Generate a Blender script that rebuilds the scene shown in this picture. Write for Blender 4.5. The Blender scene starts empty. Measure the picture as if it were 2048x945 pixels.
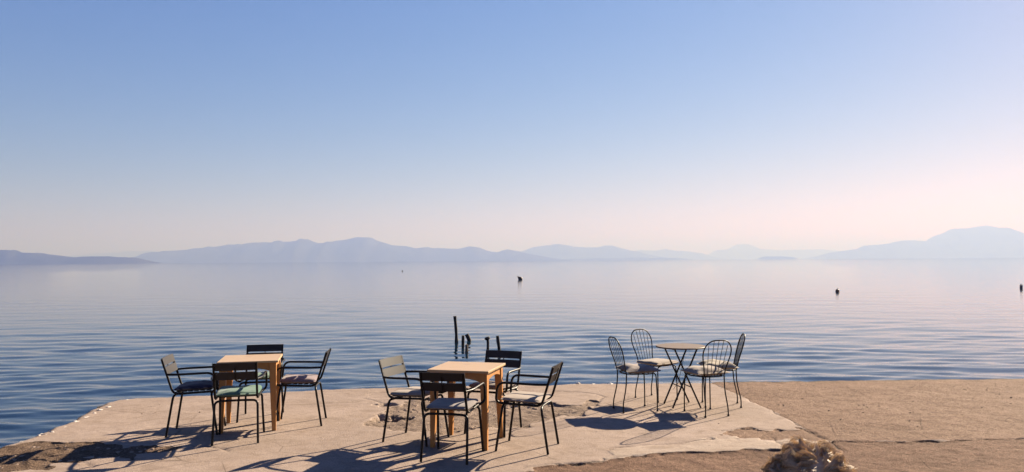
import bpy, bmesh, math, random
import numpy as np
from mathutils import Vector, Matrix
rad = math.radians
sc = bpy.context.scene
COL = sc.collection

# ------------------------------------------------------------------ camera
CAM_H, FPX = 1.8, 1535.0
pitch, roll = rad(1.828), rad(0.364)
fwd = Vector((0, math.cos(pitch), math.sin(pitch)))
r0 = Vector((1, 0, 0)); u0 = r0.cross(fwd)
cr = math.cos(roll) * r0 - math.sin(roll) * u0
cu = math.sin(roll) * r0 + math.cos(roll) * u0
cam_d = bpy.data.cameras.new('camera'); cam = bpy.data.objects.new('camera', cam_d); COL.objects.link(cam)
cam.matrix_world = Matrix(((cr.x, cu.x, -fwd.x, 0), (cr.y, cu.y, -fwd.y, 0), (cr.z, cu.z, -fwd.z, CAM_H), (0, 0, 0, 1)))
cam_d.sensor_width = 36.0; cam_d.lens = 36.0 * FPX / 2048.0
cam_d.clip_start = 0.05; cam_d.clip_end = 120000
sc.camera = cam

# ------------------------------------------------------------------ light
SUN_AZ, SUN_EL = rad(45.0), rad(27.0)       # azimuth towards +X from +Y (the sea), elevation
world = bpy.data.worlds.new('World'); sc.world = world; world.use_nodes = True
wn, wl = world.node_tree.nodes, world.node_tree.links
bg = wn['Background']
sky = wn.new('ShaderNodeTexSky'); sky.sky_type = 'NISHITA'; sky.sun_disc = False
sky.sun_elevation = SUN_EL; sky.sun_rotation = SUN_AZ
sky.altitude = 0; sky.air_density = 1.0; sky.dust_density = 0.15; sky.ozone_density = 3.0
# clear deep-blue sky: one tone curve for each channel over the whole dome
sep, com = wn.new('ShaderNodeSeparateColor'), wn.new('ShaderNodeCombineColor')
wl.new(sky.outputs[0], sep.inputs[0])
for k, (gam, mul) in enumerate(((1.42, .254), (.98, .405), (.46, 1.30))):
    p_, m_ = wn.new('ShaderNodeMath'), wn.new('ShaderNodeMath'); p_.operation = 'POWER'; m_.operation = 'MULTIPLY'
    wl.new(sep.outputs[k], p_.inputs[0]); p_.inputs[1].default_value = gam
    wl.new(p_.outputs[0], m_.inputs[0]); m_.inputs[1].default_value = mul; wl.new(m_.outputs[0], com.inputs[k])
wl.new(com.outputs[0], bg.inputs[0]); bg.inputs[1].default_value = 0.05
sun_d = bpy.data.lights.new('sun', 'SUN'); sun_d.energy = 5.0; sun_d.angle = rad(0.5); sun_d.color = (1.0, 0.87, 0.76)
sun = bpy.data.objects.new('sun', sun_d); COL.objects.link(sun)
sdir = Vector((math.sin(SUN_AZ) * math.cos(SUN_EL), math.cos(SUN_AZ) * math.cos(SUN_EL), math.sin(SUN_EL)))
sun.rotation_euler = sdir.to_track_quat('Z', 'Y').to_euler(); sun.location = (8, 8, 12)
vs = sc.view_settings
vs.view_transform = 'Standard'; vs.look = 'None'; vs.exposure = 2.15; vs.gamma = 1.0; vs.use_curve_mapping = False
cy = sc.cycles
cy.use_denoising = True; cy.max_bounces = 8; cy.volume_bounces = 2; cy.sample_clamp_indirect = 6.0; cy.caustics_reflective = False; cy.caustics_refractive = False

# ------------------------------------------------------------------ helpers
def link(name, me, m=None, parent=None, loc=(0, 0, 0), rz=0.0):
    o = bpy.data.objects.new(name, me); COL.objects.link(o)
    if m is not None and me is not None: me.materials.append(m)
    o.parent = parent; o.location = loc; o.rotation_euler = (0, 0, rz)
    return o
def tag(o, label=None, cat=None, group=None, kind=None):
    if label: o['label'] = label
    if cat: o['category'] = cat
    if group: o['group'] = group
    if kind: o['kind'] = kind
    return o
def empty(name, loc=(0, 0, 0), rz=0.0):
    o = link(name, None, None, None, loc, rz); o.empty_display_size = 0.1
    return o
def copy_tree(o, parent=None):
    c = o.copy(); COL.objects.link(c); c.parent = parent
    for ch in list(o.children): copy_tree(ch, c)
    return c

def fillet(pts, r, n=5):
    pts = [Vector(p) for p in pts]; out = [pts[0]]
    for a, b, c in zip(pts, pts[1:], pts[2:]):
        u = a - b; v = c - b
        d = min(r, u.length * .48, v.length * .48)
        p, q = b + u.normalized() * d, b + v.normalized() * d
        for k in range(n + 1):
            t = k / n
            out.append(p * (1 - t) ** 2 + b * 2 * t * (1 - t) + q * t * t)
    out.append(pts[-1]); return out

class MB:
    def __init__(s): s.v = []; s.f = []; s.sm = []
    def add(s, v, f, smooth=False):
        o = len(s.v); s.v += [tuple(p) for p in v]; s.f += [tuple(i + o for i in q) for q in f]; s.sm += [smooth] * len(f)
        return s
    def tube(s, pts, r, n=8, cap=True, flat=None):
        """round tube of radius r along pts (r may be a list); flat=(w,h) gives a bar section"""
        pts = [Vector(p) for p in pts]; N = len(pts); rr = r if isinstance(r, (list, tuple)) else [r] * N
        t0 = (pts[1] - pts[0]).normalized()
        up = Vector((1, 0, 0)) if abs(t0.x) < .8 else Vector((0, 1, 0))
        nrm = (up - t0 * up.dot(t0)).normalized(); v = []
        for i, p in enumerate(pts):
            a = pts[max(i - 1, 0)]; b = pts[min(i + 1, N - 1)]; t = (b - a).normalized()
            nrm = (nrm - t * nrm.dot(t)).normalized(); bn = t.cross(nrm)
            for k in range(n):
                an = 2 * math.pi * (k + .5) / n
                v.append(p + nrm * (math.cos(an) * rr[i]) + bn * (math.sin(an) * rr[i]))
        f = [(i * n + k, i * n + (k + 1) % n, (i + 1) * n + (k + 1) % n, (i + 1) * n + k) for i in range(N - 1) for k in range(n)]
        s.add(v, f, n > 4)
        if cap: s.add(v[:n], [tuple(range(n))[::-1]]); s.add(v[-n:], [tuple(range(n))])
        return s
    def box(s, x0, x1, y0, y1, z0, z1, c=0.0, M=None):
        """box with chamfered edges"""
        lo = Vector((x0, y0, z0)); hi = Vector((x1, y1, z1))
        bm = bmesh.new(); bmesh.ops.create_cube(bm, size=1.0)
        for w in bm.verts: w.co = Vector(((lo[i] + hi[i]) / 2 + w.co[i] * (hi[i] - lo[i]) for i in range(3)))
        if c: bmesh.ops.bevel(bm, geom=bm.edges[:], offset=c, segments=2, affect='EDGES', profile=.5)
        bm.verts.index_update()
        s.add([(M @ w.co if M else w.co) for w in bm.verts], [[w.index for w in f.verts] for f in bm.faces]); bm.free()
        return s
    def prism(s, poly, fn, d0, d1):
        """poly of 2D points, fn(u,v,d)->3D; solid between depths d0,d1"""
        n = len(poly)
        v = [fn(u, w, d0) for u, w in poly] + [fn(u, w, d1) for u, w in poly]
        f = [tuple(range(n))[::-1], tuple(range(n, 2 * n))] + [(i, (i + 1) % n, n + (i + 1) % n, n + i) for i in range(n)]
        return s.add(v, f)
    def mesh(s, name):
        me = bpy.data.meshes.new(name); me.from_pydata(s.v, [], s.f); 
        me.polygons.foreach_set('use_smooth', s.sm)
        bm = bmesh.new(); bm.from_mesh(me); bmesh.ops.recalc_face_normals(bm, faces=bm.faces[:]); bm.to_mesh(me); bm.free()
        me.update(); return me
    def build(s, name, m, parent=None): return link(name, s.mesh(name), m, parent)

def hash2(ix, iy, seed):
    h = (ix.astype(np.int64) * 374761393 + iy.astype(np.int64) * 668265263 + seed * 974634777) & 0x7fffffff
    h = ((h ^ (h >> 13)) * 1274126177) & 0x7fffffff
    return ((h ^ (h >> 16)) & 0xffff) / 65535.0
def vnoise(x, y, seed=0):
    ix, iy = np.floor(x), np.floor(y); fx, fy = x - ix, y - iy
    fx = fx * fx * (3 - 2 * fx); fy = fy * fy * (3 - 2 * fy)
    a, b, c, d = hash2(ix, iy, seed), hash2(ix + 1, iy, seed), hash2(ix, iy + 1, seed), hash2(ix + 1, iy + 1, seed)
    return (a * (1 - fx) + b * fx) * (1 - fy) + (c * (1 - fx) + d * fx) * fy - .5
def fbm(x, y, seed=0, o=4, g=.5):
    s = 0; a = 1.0
    for k in range(o): s = s + a * vnoise(x, y, seed + k * 17); x = x * 2.03 + 5.1; y = y * 2.03 + 1.7; a *= g
    return s
def sstep(a, b, x):
    t = np.clip((x - a) / (b - a), 0, 1); return t * t * (3 - 2 * t)
def poly_sdf(P, poly):
    """signed distance to a closed polygon, positive inside"""
    poly = np.asarray(poly, float); d = np.full(len(P), 1e9); ins = np.zeros(len(P), bool)
    for a, b in zip(poly, np.roll(poly, -1, 0)):
        e = b - a; w = P - a; t = np.clip((w @ e) / (e @ e + 1e-12), 0, 1)
        d = np.minimum(d, np.hypot(w[:, 0] - t * e[0], w[:, 1] - t * e[1]))
        c = (a[1] > P[:, 1]) != (b[1] > P[:, 1])
        xx = a[0] + (P[:, 1] - a[1]) * e[0] / (e[1] if e[1] else 1e-12)
        ins ^= c & (P[:, 0] < xx)
    return np.where(ins, d, -d)
def line_dist(P, pts):
    pts = np.asarray(pts, float); d = np.full(len(P), 1e9)
    for a, b in zip(pts, pts[1:]):
        e = b - a; w = P - a; t = np.clip((w @ e) / (e @ e + 1e-12), 0, 1)
        d = np.minimum(d, np.hypot(w[:, 0] - t * e[0], w[:, 1] - t * e[1]))
    return d

# ------------------------------------------------------------------ materials
ALB = .67   # the photograph is exposed well over; the surfaces are mid-toned
dim = lambda c: tuple(v * ALB for v in c)
class NT:
    def __init__(s, name):
        s.m = bpy.data.materials.new(name); s.m.use_nodes = True
        s.n, s.l = s.m.node_tree.nodes, s.m.node_tree.links
        s.p = s.n['Principled BSDF']; s.out = s.n['Material Output']
        s.tc = s.n.new('ShaderNodeTexCoord')
    def set(s, **k):
        for a, v in k.items():
            i = s.p.inputs[a.replace('_', ' ')]
            if hasattr(v, 'is_output'): s.l.new(v, i)
            else: i.default_value = v if not (isinstance(v, tuple) and len(v) == 3) else (*v, 1)
        return s
    def coords(s, scale=(1, 1, 1), rot=(0, 0, 0), kind='Object'):
        mp = s.n.new('ShaderNodeMapping'); mp.inputs['Scale'].default_value = scale; mp.inputs['Rotation'].default_value = rot
        s.l.new(s.tc.outputs[kind], mp.inputs['Vector']); return mp.outputs[0]
    def noise(s, scale, detail=4, rough=.55, vec=None, dist=0.0):
        t = s.n.new('ShaderNodeTexNoise'); t.inputs['Scale'].default_value = scale; t.inputs['Detail'].default_value = detail
        t.inputs['Roughness'].default_value = rough; t.inputs['Distortion'].default_value = dist
        s.l.new(vec if vec is not None else s.tc.outputs['Object'], t.inputs['Vector']); return t.outputs['Fac']
    def voro(s, scale, vec=None, feature='F1', out='Distance'):
        t = s.n.new('ShaderNodeTexVoronoi'); t.feature = feature; t.inputs['Scale'].default_value = scale
        s.l.new(vec if vec is not None else s.tc.outputs['Object'], t.inputs['Vector']); return t.outputs[out]
    def ramp(s, fac, stops):
        r = s.n.new('ShaderNodeValToRGB'); e = r.color_ramp.elements
        while len(e) < len(stops): e.new(.5)
        for q, (p, c) in zip(e, stops):
            q.position = p; q.color = (c, c, c, 1) if not isinstance(c, tuple) else (*c, 1)
        s.l.new(fac, r.inputs[0]); return r.outputs[0]
    def mix(s, fac, a, b, mode='MIX'):
        x = s.n.new('ShaderNodeMix'); x.data_type = 'RGBA'; x.blend_type = mode
        for v, i in ((fac, 0), (a, 6), (b, 7)):
            if hasattr(v, 'is_output'): s.l.new(v, x.inputs[i])
            else: x.inputs[i].default_value = v if not isinstance(v, tuple) else (*v, 1)
        return x.outputs[2]
    def math(s, op, a, b=0.0):
        x = s.n.new('ShaderNodeMath'); x.operation = op
        for v, i in ((a, 0), (b, 1)):
            if hasattr(v, 'is_output'): s.l.new(v, x.inputs[i])
            else: x.inputs[i].default_value = v
        return x.outputs[0]
    def attr(s, name):
        x = s.n.new('ShaderNodeAttribute'); x.attribute_name = name; return x.outputs['Fac']
    def bump(s, h, strength=.3, dist=.01, prev=None):
        b = s.n.new('ShaderNodeBump'); b.inputs['Strength'].default_value = strength; b.inputs['Distance'].default_value = dist
        s.l.new(h, b.inputs['Height'])
        if prev is not None: s.l.new(prev, b.inputs['Normal'])
        s.l.new(b.outputs[0], s.p.inputs['Normal']); return b.outputs[0]

def mat_ground(name, c0, c1, c2, speck, bump_d, crack_c=(.06, .045, .035), rough=.9):
    t = NT(name); c0, c1, c2 = dim(c0), dim(c1), dim(c2)
    big = t.noise(.9, 5, .6); mid = t.noise(6, 5, .65); fine = t.noise(70, 3, .7); vo = t.voro(150)
    c = t.mix(t.ramp(big, [(.38, 0.), (.62, 1.)]), c0, c1)
    patch = t.noise(.55, 6, .68, t.coords((1, 1.8, 1), (0, 0, -.3)), .6)
    c = t.mix(.8, c, t.ramp(patch, [(.36, .88), (.47, .98), (.56, 1.02), (.68, 1.12)]), 'MULTIPLY')
    c = t.mix(t.math('MULTIPLY', t.ramp(mid, [(.48, 0.), (.72, 1.)]), .75), c, c2)
    strk = t.noise(2.2, 4, .6, t.coords((.8, 5, 1), (0, 0, .25)))
    c = t.mix(t.math('MULTIPLY', t.ramp(strk, [(.52, 0.), (.74, 1.)]), .4), c, c2)
    c = t.mix(speck, c, t.ramp(fine, [(.3, .25), (.5, .8), (.7, 1.35)]), 'MULTIPLY')
    m2 = t.noise(24, 4, .7)
    c = t.mix(min(1., speck * 1.1), c, t.ramp(m2, [(.32, .62), (.5, .98), (.68, 1.22)]), 'MULTIPLY')
    spots = t.ramp(t.noise(14, 2, .5), [(.70, 0.), (.76, 1.)])
    c = t.mix(t.math('MULTIPLY', spots, .6), c, tuple(v * .45 for v in c2))
    st2 = t.noise(3.1, 6, .7, t.coords((1, 1.6, 1), (0, 0, .5)), .8)
    c = t.mix(t.math('MULTIPLY', t.ramp(st2, [(.53, 0.), (.58, .7), (.68, 1.)]), .45), c, tuple(v * .72 for v in c2))
    c = t.mix(t.math('MULTIPLY', t.ramp(t.noise(1.9, 6, .72), [(.55, 0.), (.66, 1.)]), .30), c, tuple(min(.6, v * 1.22) for v in c0))
    hair_ = t.ramp(t.voro(1.15, t.coords((1, 1, 1), (0, 0, .4)), 'DISTANCE_TO_EDGE'), [(.002, 1.), (.009, 0.)])
    hair_ = t.math('MULTIPLY', hair_, t.ramp(t.noise(.9, 2, .5), [(.50, 0.), (.60, .7)]))
    c = t.mix(hair_, c, tuple(v * .45 for v in c2))
    ck = t.attr('crack')
    wob = t.math('ADD', ck, t.math('MULTIPLY', t.math('SUBTRACT', t.noise(25, 3, .6), .5), .035))
    ed = t.math('ADD', t.attr('edge'), t.math('MULTIPLY', t.math('SUBTRACT', t.noise(9, 4, .7), .5), .14))
    c = t.mix(t.math('MULTIPLY', t.ramp(ed, [(.01, 1.), (.075, 0.)]), .8), c, (.045, .036, .026))
    k = t.math('MULTIPLY', t.ramp(wob, [(.002, 1.), (.012, 0.)]), t.ramp(t.noise(1.7, 3, .6), [(.38, .1), (.58, .95)]))
    c = t.mix(k, c, crack_c)
    t.set(Base_Color=c, Roughness=rough, Specular_IOR_Level=.04)
    h = t.math('ADD', t.math('ADD', t.math('MULTIPLY', fine, .6), t.math('MULTIPLY', m2, .8)), t.math('ADD', t.math('MULTIPLY', mid, .5), t.math('MULTIPLY', vo, .5)))
    h = t.math('SUBTRACT', h, t.math('MULTIPLY', k, 1.5))
    t.bump(h, .9, bump_d)
    return t.m
M = {}
M['concrete'] = mat_ground('concrete', (.375, .296, .246), (.342, .266, .216), (.285, .213, .166), .30, .005)
M['paving'] = mat_ground('weathered_aggregate', (.315, .212, .155), (.278, .184, .132), (.215, .138, .098), .70, .016)
M['asphalt'] = mat_ground('worn_asphalt', (.258, .162, .115), (.22, .136, .096), (.16, .098, .069), .75, .018)
M['plaster'] = mat_ground('pale_screed', (.41, .335, .275), (.38, .305, .245), (.29, .215, .165), .25, .004)
M['gravel'] = mat_ground('broken_concrete', (.34, .26, .205), (.30, .228, .178), (.22, .16, .122), .7, .016)
M['rough'] = mat_ground('dark_rubble_concrete', (.25, .175, .128), (.205, .142, .102), (.14, .095, .068), .9, .024)

def simple(name, col, rough=.5, metal=0.0, var=.15, scale=30, bump=0.0, spec=.5):
    t = NT(name); col = dim(col); n = t.noise(scale, 4, .6)
    c = t.mix(n, tuple(v * (1 - var) for v in col), tuple(min(1, v * (1 + var)) for v in col))
    t.set(Base_Color=c, Roughness=rough, Metallic=metal, Specular_IOR_Level=spec)
    if bump: t.bump(n, .6, bump)
    return t.m
t = NT('dark_brown_paint'); n = t.noise(40, 4, .6); sc_ = t.ramp(t.noise(9, 5, .7), [(.62, 0.), (.75, 1.)])
t.set(Base_Color=t.mix(t.math('MULTIPLY', sc_, .5), (.006, .0045, .004), (.030, .015, .009)), Roughness=t.ramp(n, [(.3, .3), (.7, .5)]), Specular_IOR_Level=.14)
M['metal'] = t.m
M['slat'] = simple('dark_slat_paint', (.030, .025, .023), .42, 0, .3, 12, 0, .16)
t = NT('black_wire_paint'); n = t.noise(60, 3)
t.set(Base_Color=t.mix(t.ramp(t.noise(20, 4, .7), [(.6, 0.), (.7, .6)]), (.007, .005, .0045), (.035, .017, .010)), Roughness=t.ramp(n, [(.3, .35), (.7, .55)]), Specular_IOR_Level=.14)
M['wire'] = t.m
def wood(name, c0, c1, axis, rough):
    t = NT(name); c0, c1 = dim(c0), dim(c1); s = [26, 26, 26]; s[axis] = 1.6
    g = t.noise(1.0, 5, .65, t.coords(tuple(s)), .6); pl = t.noise(1.0, 1, .5, t.coords(tuple(9 if i != axis else .05 for i in range(3))))
    kn = t.ramp(t.voro(5.5, t.coords(tuple(1 if i != axis else .35 for i in range(3)))), [(.05, 1.), (.11, 0.)])
    c = t.mix(t.ramp(g, [(.3, 0.), (.7, 1.)]), c0, c1)
    c = t.mix(.25, c, t.ramp(pl, [(.3, .7), (.7, 1.2)]), 'MULTIPLY')
    c = t.mix(t.math('MULTIPLY', kn, .55), c, tuple(v * .35 for v in c1))
    t.set(Base_Color=c, Roughness=rough, Specular_IOR_Level=.4); t.bump(g, .25, .002); return t.m
M['pine_top'] = wood('pine_sunlit_top', (.54, .37, .205), (.50, .33, .165), 0, .38)  # same pine as the legs, paled: the sun's glancing light is in the colour
M['pine'] = wood('pine_legs', (.54, .24, .064), (.45, .19, .046), 2, .45)
M['pine_x'] = wood('pine_apron', (.54, .24, .064), (.45, .19, .046), 0, .45)
def fabric(name, col):
    t = NT(name); col = tuple(v * .88 for v in dim(col)); w = t.noise(260, 2, .5); b = t.noise(7, 4, .6)
    c = t.mix(t.ramp(b, [(.35, 0.), (.7, 1.)]), col, tuple(v * .8 for v in col))
    c = t.mix(.35, c, t.ramp(w, [(.3, .6), (.7, 1.25)]), 'MULTIPLY')
    t.set(Base_Color=c, Roughness=.95, Specular_IOR_Level=.12, Sheen_Weight=.15)
    t.bump(t.math('ADD', t.math('MULTIPLY', w, .25), b), .6, .006); return t.m
M['post'] = simple('tarred_wood', (.022, .016, .013), .85, 0, .5, 25, .01)
M['post_brown'] = simple('wet_brown_wood', (.16, .10, .055), .7, 0, .5, 25, .01)
M['chips'] = simple('concrete_chips', (.33, .25, .195), .95, 0, .35, 25, .004, .05)
M['stone'] = simple('white_limestone', (.60, .53, .46), .85, 0, .2, 40, .006)

# ------------------------------------------------------------------ water
WATER = -0.6
t = NT('sea_water')
g1 = t.noise(1.0, 3, .5, t.coords((.85, 2.3, 1), (0, 0, .10)), .3)
g2 = t.noise(1.0, 3, .55, t.coords((2.2, 7.5, 1), (0, 0, -.12)), .2)
g3 = t.noise(1.0, 2, .5, t.coords((.10, .38, 1), (0, 0, .05)), .4)
hh = t.math('ADD', t.math('MULTIPLY', g1, .030), t.math('ADD', t.math('MULTIPLY', g2, .0065), t.math('MULTIPLY', g3, .04)))
t.set(Base_Color=(.003, .011, .024), Roughness=.03, IOR=1.333, Specular_IOR_Level=.5)
t.bump(hh, 1.0, .36)
M['water'] = t.m
def build_water():
    rng = np.random.default_rng(4)
    inv = np.linspace(1 / 5.2, 1 / 260., 640); ys = np.concatenate([1 / inv, np.geomspace(275, 29000, 60)])
    tan = np.linspace(-1, 1, 561); K = 8
    X = ys[:, None] * tan[None, :]
    outer = (np.arange(1, K + 1) / K) ** 3
    R = ys[:, None] + outer[None, :] * (29500 - ys[:, None])
    X = np.concatenate([-R[:, ::-1], X, R], 1); Y = np.repeat(ys[:, None], X.shape[1], 1)
    dy = np.gradient(ys)[:, None]
    Z = np.zeros_like(X)
    for k in range(80):
        lam = .26 * (4.2 / .26) ** rng.random(); th = rng.normal(0, .36) + .04; k0 = 2 * math.pi / lam
        slope = .0108 if lam < 1.1 else (.0062 if lam < 2.4 else .0032)
        amp = slope / k0; kx, ky = k0 * math.sin(th), k0 * math.cos(th)
        att = sstep(2.5, 6.0, lam / np.maximum(dy, 1e-3))
        Z += att * amp * np.sin(kx * X + ky * Y + rng.random() * 6.283 + .8 * np.sin(X * .11 + k) )
    gust = .65 + .6 * sstep(-.25, .35, fbm(X * .05, Y * .03, 9, 3))
    Z *= gust; Z[:, :K] = 0; Z[:, -K:] = 0
    Z[ys > 260] = 0
    n, m = X.shape
    V = np.stack([X, Y, Z + WATER], -1).reshape(-1, 3)
    i = np.arange((n - 1) * m).reshape(n - 1, m)[:, :-1].ravel()
    Fq = np.stack([i, i + 1, i + m + 1, i + m], -1)
    me = bpy.data.meshes.new('water'); me.vertices.add(len(V)); me.vertices.foreach_set('co', V.ravel())
    me.loops.add(Fq.size); me.loops.foreach_set('vertex_index', Fq.ravel().astype(np.int32))
    me.polygons.add(len(Fq)); me.polygons.foreach_set('loop_start', (np.arange(len(Fq)) * 4).astype(np.int32))
    me.polygons.foreach_set('use_smooth', np.ones(len(Fq), bool)); me.update(calc_edges=True)
    return tag(link('water', me, M['water']), kind='structure')
build_water()

# ------------------------------------------------------------------ quay
QUAY = [(-5.05, -9), (-5.06, 7.0), (-5.07, 7.7), (-5.02, 8.05), (-5.05, 8.45), (-5.08, 8.95), (-5.2, 9.5), (-5.3, 10.0), (-5.24, 10.22), (-5.05, 10.31), (-4.05, 10.51), (-3.2, 10.76),
        (-2.4, 11.0), (-1.2, 11.14), (-.2, 11.23), (.36, 11.22), (.45, 11.12), (.58, 11.20), (.95, 11.33), (2.2, 11.29), (3.03, 11.30), (3.56, 11.37), (7.61, 11.5), (40, 12.4), (40, -9)]
PAVE = [(2.88, 12), (2.89, 11.25), (3.0, 10.33), (3.06, 9.38), (3.11, 8.38), (3.11, 7.73), (3.13, 7.64), (3.24, 7.68), (3.81, 7.63), (4.32, 7.65), (5.1, 7.72), (8, 7.9), (41, 9.5), (41, 14)]
ROAD = [(41, 9.5), (8, 7.9), (5.1, 7.72), (4.32, 7.65), (3.81, 7.63), (3.24, 7.68), (3.11, 7.6), (2.75, 7.43), (1.98, 7.26), (1.5, 7.18), (1.26, 7.13), (.97, 7.03), (.55, 6.86), (.32, 6.82), (.14, 6.69), (-.1, 6.5), (-1.2, 6.0), (-5.2, 5.3), (-6, -10), (41, -10)]
PLAST = [(3.13, 7.66), (3.05, 7.69), (2.65, 7.70), (2.3, 7.74), (2.02, 7.76), (1.74, 7.60), (1.32, 7.47), (.92, 7.36), (.80, 7.22), (.94, 7.06), (1.2, 7.05), (2.0, 7.1), (2.75, 7.3), (3.2, 7.5)]
BAND = [(2.1, 7.95), (2.17, 8.12), (2.47, 8.23), (2.61, 8.18), (2.86, 8.15), (3.07, 8.24), (3.3, 8.1), (3.3, 7.6), (3.01, 7.69), (2.66, 7.69), (2.18, 7.74)]
GRAVEL = [(-1.48, 8.34), (-1.57, 8.79), (-1.56, 9.63), (-1.44, 9.83), (-1.01, 10.02), (-.42, 9.79), (.15, 9.77), (.54, 9.76), (.77, 9.58), (1.08, 9.84), (.96, 9.42), (.71, 9.03), (.41, 8.67), (.23, 8.39), (-.03, 8.33), (-.35, 8.24), (-.67, 8.2), (-1.04, 8.21), (-1.27, 8.31)]
LEFT = [(-5.4, 7.62), (-5.07, 7.64), (-4.83, 7.73), (-4.26, 7.74), (-3.9, 7.77), (-3.6, 7.66), (-3.35, 7.45), (-3.55, 7.17), (-3.86, 7.06), (-4.1, 7.03), (-4.19, 6.86), (-4.46, 6.72), (-5.4, 6.5)]
CRACKS = [PAVE[1:6], PAVE[6:12],
          [(2.17, 8.12), (2.47, 8.23), (2.61, 8.18), (2.86, 8.15), (3.07, 8.24), (3.12, 7.86), (3.14, 7.6), (3.12, 7.28)],
          [(2.61, 7.88), (2.59, 7.6), (2.61, 7.43), (2.62, 7.34)],
          [(.57, 10.61), (.85, 10.56), (1.01, 10.48), (1.16, 10.32), (1.2, 10.16), (1.08, 9.81)],
          [(-2.0, 10.17), (-1.83, 10.05), (-1.69, 9.84), (-1.56, 9.76)],
          [(-1.95, 10.43), (-1.82, 10.58), (-1.63, 10.65), (-1.36, 10.68), (-.8, 10.6)],
          [(.1, 6.73), (.32, 6.82), (.78, 6.94), (.83, 7.03), (1.21, 7.11)],
          [(.9, 7.36), (1.33, 7.51), (1.58, 7.56), (2.02, 7.76)],
          [(-3.17, 7.59), (-2.85, 7.52), (-2.76, 7.47), (-2.69, 7.38)],
          [(-4.77, 7.19), (-4.38, 7.14), (-4.1, 7.03), (-3.85, 6.99), (-3.68, 6.82)],
          GRAVEL[9:14]]

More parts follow.
